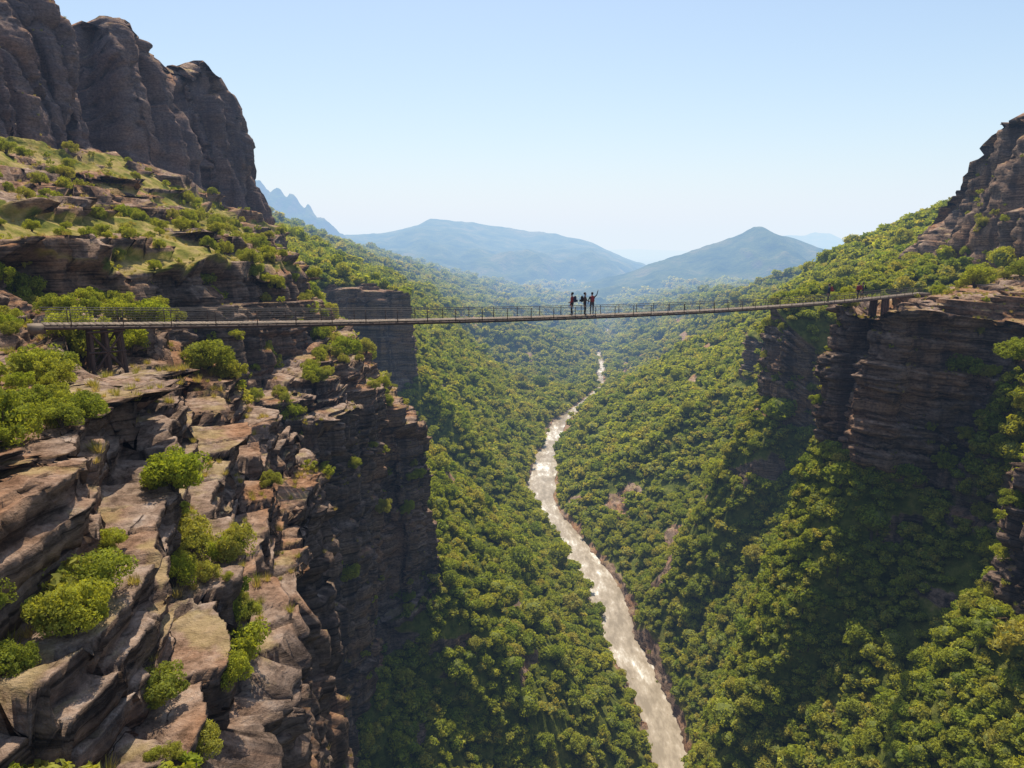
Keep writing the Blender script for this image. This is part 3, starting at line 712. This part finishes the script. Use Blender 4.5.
# ---------------------------------------------------------------- people
def person(base,yaw,cols,pose,label,pack=True,hatcol=None,sc=1.14):
    J={'pel':((0,0,.95),.135,1),'wai':((0,0,1.08),.12,0),'che':((0,.0,1.3),.155,0),'nek':((0,.01,1.46),.058,2),'hd0':((0,.025,1.55),.072,2),'hd1':((0,.02,1.64),.095,2),'hd2':((0,.01,1.71),.07,2),'nos':((0,.115,1.615),.014,2)}
    E=[('pel','wai'),('wai','che'),('che','nek'),('nek','hd0'),('hd0','hd1'),('hd1','hd2'),('hd1','nos')]
    for sg,a in ((-1,'l'),(1,'r')):
        st=pose.get('stride',0)*sg
        J[a+'hip']=((sg*.10,0,.88),.10,1);J[a+'kn']=((sg*.11,.04+st*.5,.49),.062,1);J[a+'an']=((sg*.12,st,.09),.043,1);J[a+'to']=((sg*.13,st+.15,.04),.04,3)
        E+=[('pel',a+'hip'),(a+'hip',a+'kn'),(a+'kn',a+'an'),(a+'an',a+'to')]
        ar=pose.get(a,((.24,0,1.1),(.27,.06,.85)))
        el=Vector((ar[0][0]*sg,ar[0][1],ar[0][2]));wr=Vector((ar[1][0]*sg,ar[1][1],ar[1][2]))
        J[a+'sh']=((sg*.185,0,1.385),.062,0);J[a+'el']=(tuple(el),.043,0);J[a+'wr']=(tuple(wr),.03,0)
        dr=(wr-el).normalized();ha=wr+dr*.075;J[a+'ha']=(tuple(ha),.034,2)
        E+=[('che',a+'sh'),(a+'sh',a+'el'),(a+'el',a+'wr'),(a+'wr',a+'ha')]
        perp=dr.cross(Vector((1,0,0)));perp=perp.normalized() if perp.length>.1 else Vector((0,1,0))
        for q in range(4):
            b_=ha+dr*.04+perp*(.024*(q-1.5));t_=b_+dr*(.045+.01*(1.5-abs(q-1.4)))+Vector((-sg*.015,0,0))
            J[a+'f%d'%q]=(tuple(b_),.010,2);J[a+'g%d'%q]=(tuple(t_),.008,2);E+=[(a+'ha',a+'f%d'%q),(a+'f%d'%q,a+'g%d'%q)]
        th=wr+dr*.05+perp*.05+Vector((-sg*.02,0,0));J[a+'th']=(tuple(th),.011,2);E.append((a+'wr',a+'th'))
    nm=list(J);me=bpy.data.meshes.new('person')
    me.from_pydata([J[k][0] for k in nm],[(nm.index(a),nm.index(b)) for a,b in E],[])
    tmp=bpy.data.objects.new('person',me);COL.objects.link(tmp)
    sk=tmp.modifiers.new('s','SKIN')
    for k,vv in enumerate(me.skin_vertices[0].data):
        r=J[nm[k]][1];vv.radius=(r*1.25,r) if nm[k] in('pel','wai','che') else (r,r);vv.use_root=(k==0)
    tmp.modifiers.new('u','SUBSURF').levels=1;tmp.modifiers['u'].render_levels=1
    bpy.context.view_layer.update();dg=bpy.context.evaluated_depsgraph_get()
    m2=bpy.data.meshes.new_from_object(tmp.evaluated_get(dg));bpy.data.objects.remove(tmp)
    m2.name='person';m2.materials.clear()
    for c in cols: m2.materials.append(c)
    JP=np.array([J[k][0] for k in nm]);JM=[J[k][2] for k in nm]
    for p in m2.polygons:
        p.use_smooth=True;dd=np.linalg.norm(JP-np.array(p.center),axis=1);p.material_index=JM[int(np.argmin(dd))]
    o=obj('person',m2,label=label,category='person',group='hikers on the bridge')
    o.location=base;o.rotation_euler=(0,0,yaw);o.scale=(sc,sc,sc)
    bm=bmesh.new();bmesh.ops.create_icosphere(bm,subdivisions=3,radius=1)
    for v in bm.verts:
        v.co=Vector((v.co.x*.098,v.co.y*.112-.012,v.co.z*.105+1.665))
    bmesh.ops.delete(bm,geom=[f for f in bm.faces if f.calc_center_median().y>.03 and f.calc_center_median().z<1.69 or f.calc_center_median().z<1.58],context='FACES')
    hm=bpy.data.meshes.new('hair');bm.to_mesh(hm);bm.free();hm.materials.append(hatcol or M_hair);obj('hair',hm,o)
    if pack:
        bm=bmesh.new();bmesh.ops.create_cube(bm,size=1)
        for v in bm.verts: v.co=Vector((v.co.x*.30*(1 if v.co.z<0 else .85),v.co.y*.17-.23,v.co.z*.48+1.24))
        bmesh.ops.bevel(bm,geom=bm.edges[:],offset=.05,segments=3,affect='EDGES')
        bmesh.ops.create_cube(bm,size=.16,matrix=Matrix.Translation((0,-.34,1.12)))
        pm=bpy.data.meshes.new('backpack');bm.to_mesh(pm);bm.free();pm.materials.append(cols[4]);obj('backpack',pm,o)
    return o
M_hair=mat_simple('dark_hair',(.02,.014,.01));M_skin=mat_simple('skin',(.38,.22,.15),.6,0,.08)
M_red=mat_simple('red_jacket',(.36,.035,.03));M_navy=mat_simple('navy_jacket',(.03,.04,.09));M_blk=mat_simple('black_cloth',(.012,.012,.015));M_brown=mat_simple('brown_cloth',(.10,.05,.03));M_shoe=mat_simple('boots',(.03,.02,.015));M_gry=mat_simple('grey_cloth',(.08,.08,.09))
yawb=math.atan2(ax.y,ax.x)
top=UZ*.03
person(bp(.358)+side*.15+top,yawb+.5,[M_red,M_blk,M_skin,M_shoe,M_navy],{'stride':.1,'r':((.25,.06,1.12),(.24,.25,1.0))},'hiker in a red jacket and dark trousers with a backpack')
person(bp(.370)-side*.1+top,yawb-2.6,[M_brown,M_blk,M_skin,M_shoe,M_blk],{'l':((.25,.08,1.12),(.2,.28,1.08))},'hiker in brown top and black trousers facing a companion')
person(bp(.380)+side*.1+top,yawb-.6,[M_blk,M_gry,M_skin,M_shoe,M_red],{'stride':.12,'r':((.36,.05,1.52),(.44,.08,1.78)),'l':((.27,.03,1.12),(.3,.1,.88))},'hiker in black raising one arm to wave')
person(bp(.758)-side*.3+top,yawb+.2,[M_navy,M_blk,M_skin,M_shoe,M_red],{'stride':.1},'lone hiker in a navy jacket with a red backpack',sc=1.3)
person(bp(.828)-side*.3+top,yawb-.3,[M_red,M_blk,M_skin,M_shoe,M_red],{'stride':.16},'hiker in a red jacket and red backpack on the deck',sc=1.25)
person(bp(.843)-side*.1+top,yawb+.4,[M_brown,M_blk,M_skin,M_shoe,M_blk],{'stride':-.12},'hiker in a brown top following along the deck',sc=1.25)
# ---------------------------------------------------------------- sky boxes, world background, sun
AZ=math.radians(-6);EL=math.radians(63)
w=bpy.data.worlds.new('World');scene.world=w;w.use_nodes=True
nt=w.node_tree;bg=nt.nodes['Background'];st=nt.nodes.new('ShaderNodeTexSky');st.sky_type='NISHITA';st.sun_disc=False
st.sun_elevation=EL;st.sun_rotation=AZ;st.altitude=300;st.air_density=1.1;st.dust_density=1.5;st.ozone_density=1.8
nt.links.new(st.outputs[0],bg.inputs[0]);bg.inputs[1].default_value=.15
sl=bpy.data.lights.new('sun','SUN');sl.energy=5;sl.angle=math.radians(.5);sl.color=(1,.93,.78)
so=bpy.data.objects.new('sun',sl);COL.objects.link(so)
sv=Vector((math.sin(AZ)*math.cos(EL),math.cos(AZ)*math.cos(EL),math.sin(EL)));so.rotation_euler=sv.to_track_quat('Z','Y').to_euler()
def haze(LL,air,x,y0,y1,z0,z1,label):  # box of self-glowing air, added to imitate airlight
    N=NT('haze_emission')
    va=N.n('VolumeAbsorption');va.inputs['Color'].default_value=(.60,.38,0,1);va.inputs['Density'].default_value=1.6/LL
    sg=[.64/LL,.992/LL,1.6/LL]
    em=N.n('Emission');e_=[a*b for a,b in zip(sg,air)];mx=max(e_);em.inputs[0].default_value=(e_[0]/mx,e_[1]/mx,1,1);em.inputs[1].default_value=mx  # emission stands in for sunlight scattered by the air
    ad=N.n('AddShader');N.l(va.outputs[0],ad.inputs[0]);N.l(em.outputs[0],ad.inputs[1]);N.l(ad.outputs[0],N.out.inputs['Volume'])
    bm=bmesh.new();bmesh.ops.create_cube(bm,size=1)
    for v in bm.verts: v.co=Vector((v.co.x*x,v.co.y*(y1-y0)+(y0+y1)/2,v.co.z*(z1-z0)+(z0+z1)/2))
    me=bpy.data.meshes.new('glowing_haze');bm.to_mesh(me);bm.free();me.materials.append(N.m)
    obj('glowing_haze',me,kind='structure',label=label,category='glowing_haze')
haze(8500.,[.92,.95,.98],30000,-1100,15900,-260,300,'glowing air volume imitating pale haze above and within the gorge')  # added glow of the near air also lifts the shadows
haze(2900.,[.74,.86,.98],29000,480,15700,-250,270,'glowing air volume imitating pale blue haze over the far valley')
# ---------------------------------------------------------------- camera
cam=bpy.data.cameras.new('camera');cam.lens=24;cam.sensor_width=36;cam.clip_end=40000;cam.clip_start=.1
co=bpy.data.objects.new('camera',cam);COL.objects.link(co);co.location=CP;co.rotation_euler=(math.radians(90)-PITCH,0,0);scene.camera=co
scene.view_settings.view_transform='Standard';scene.view_settings.look='None';scene.view_settings.exposure=0
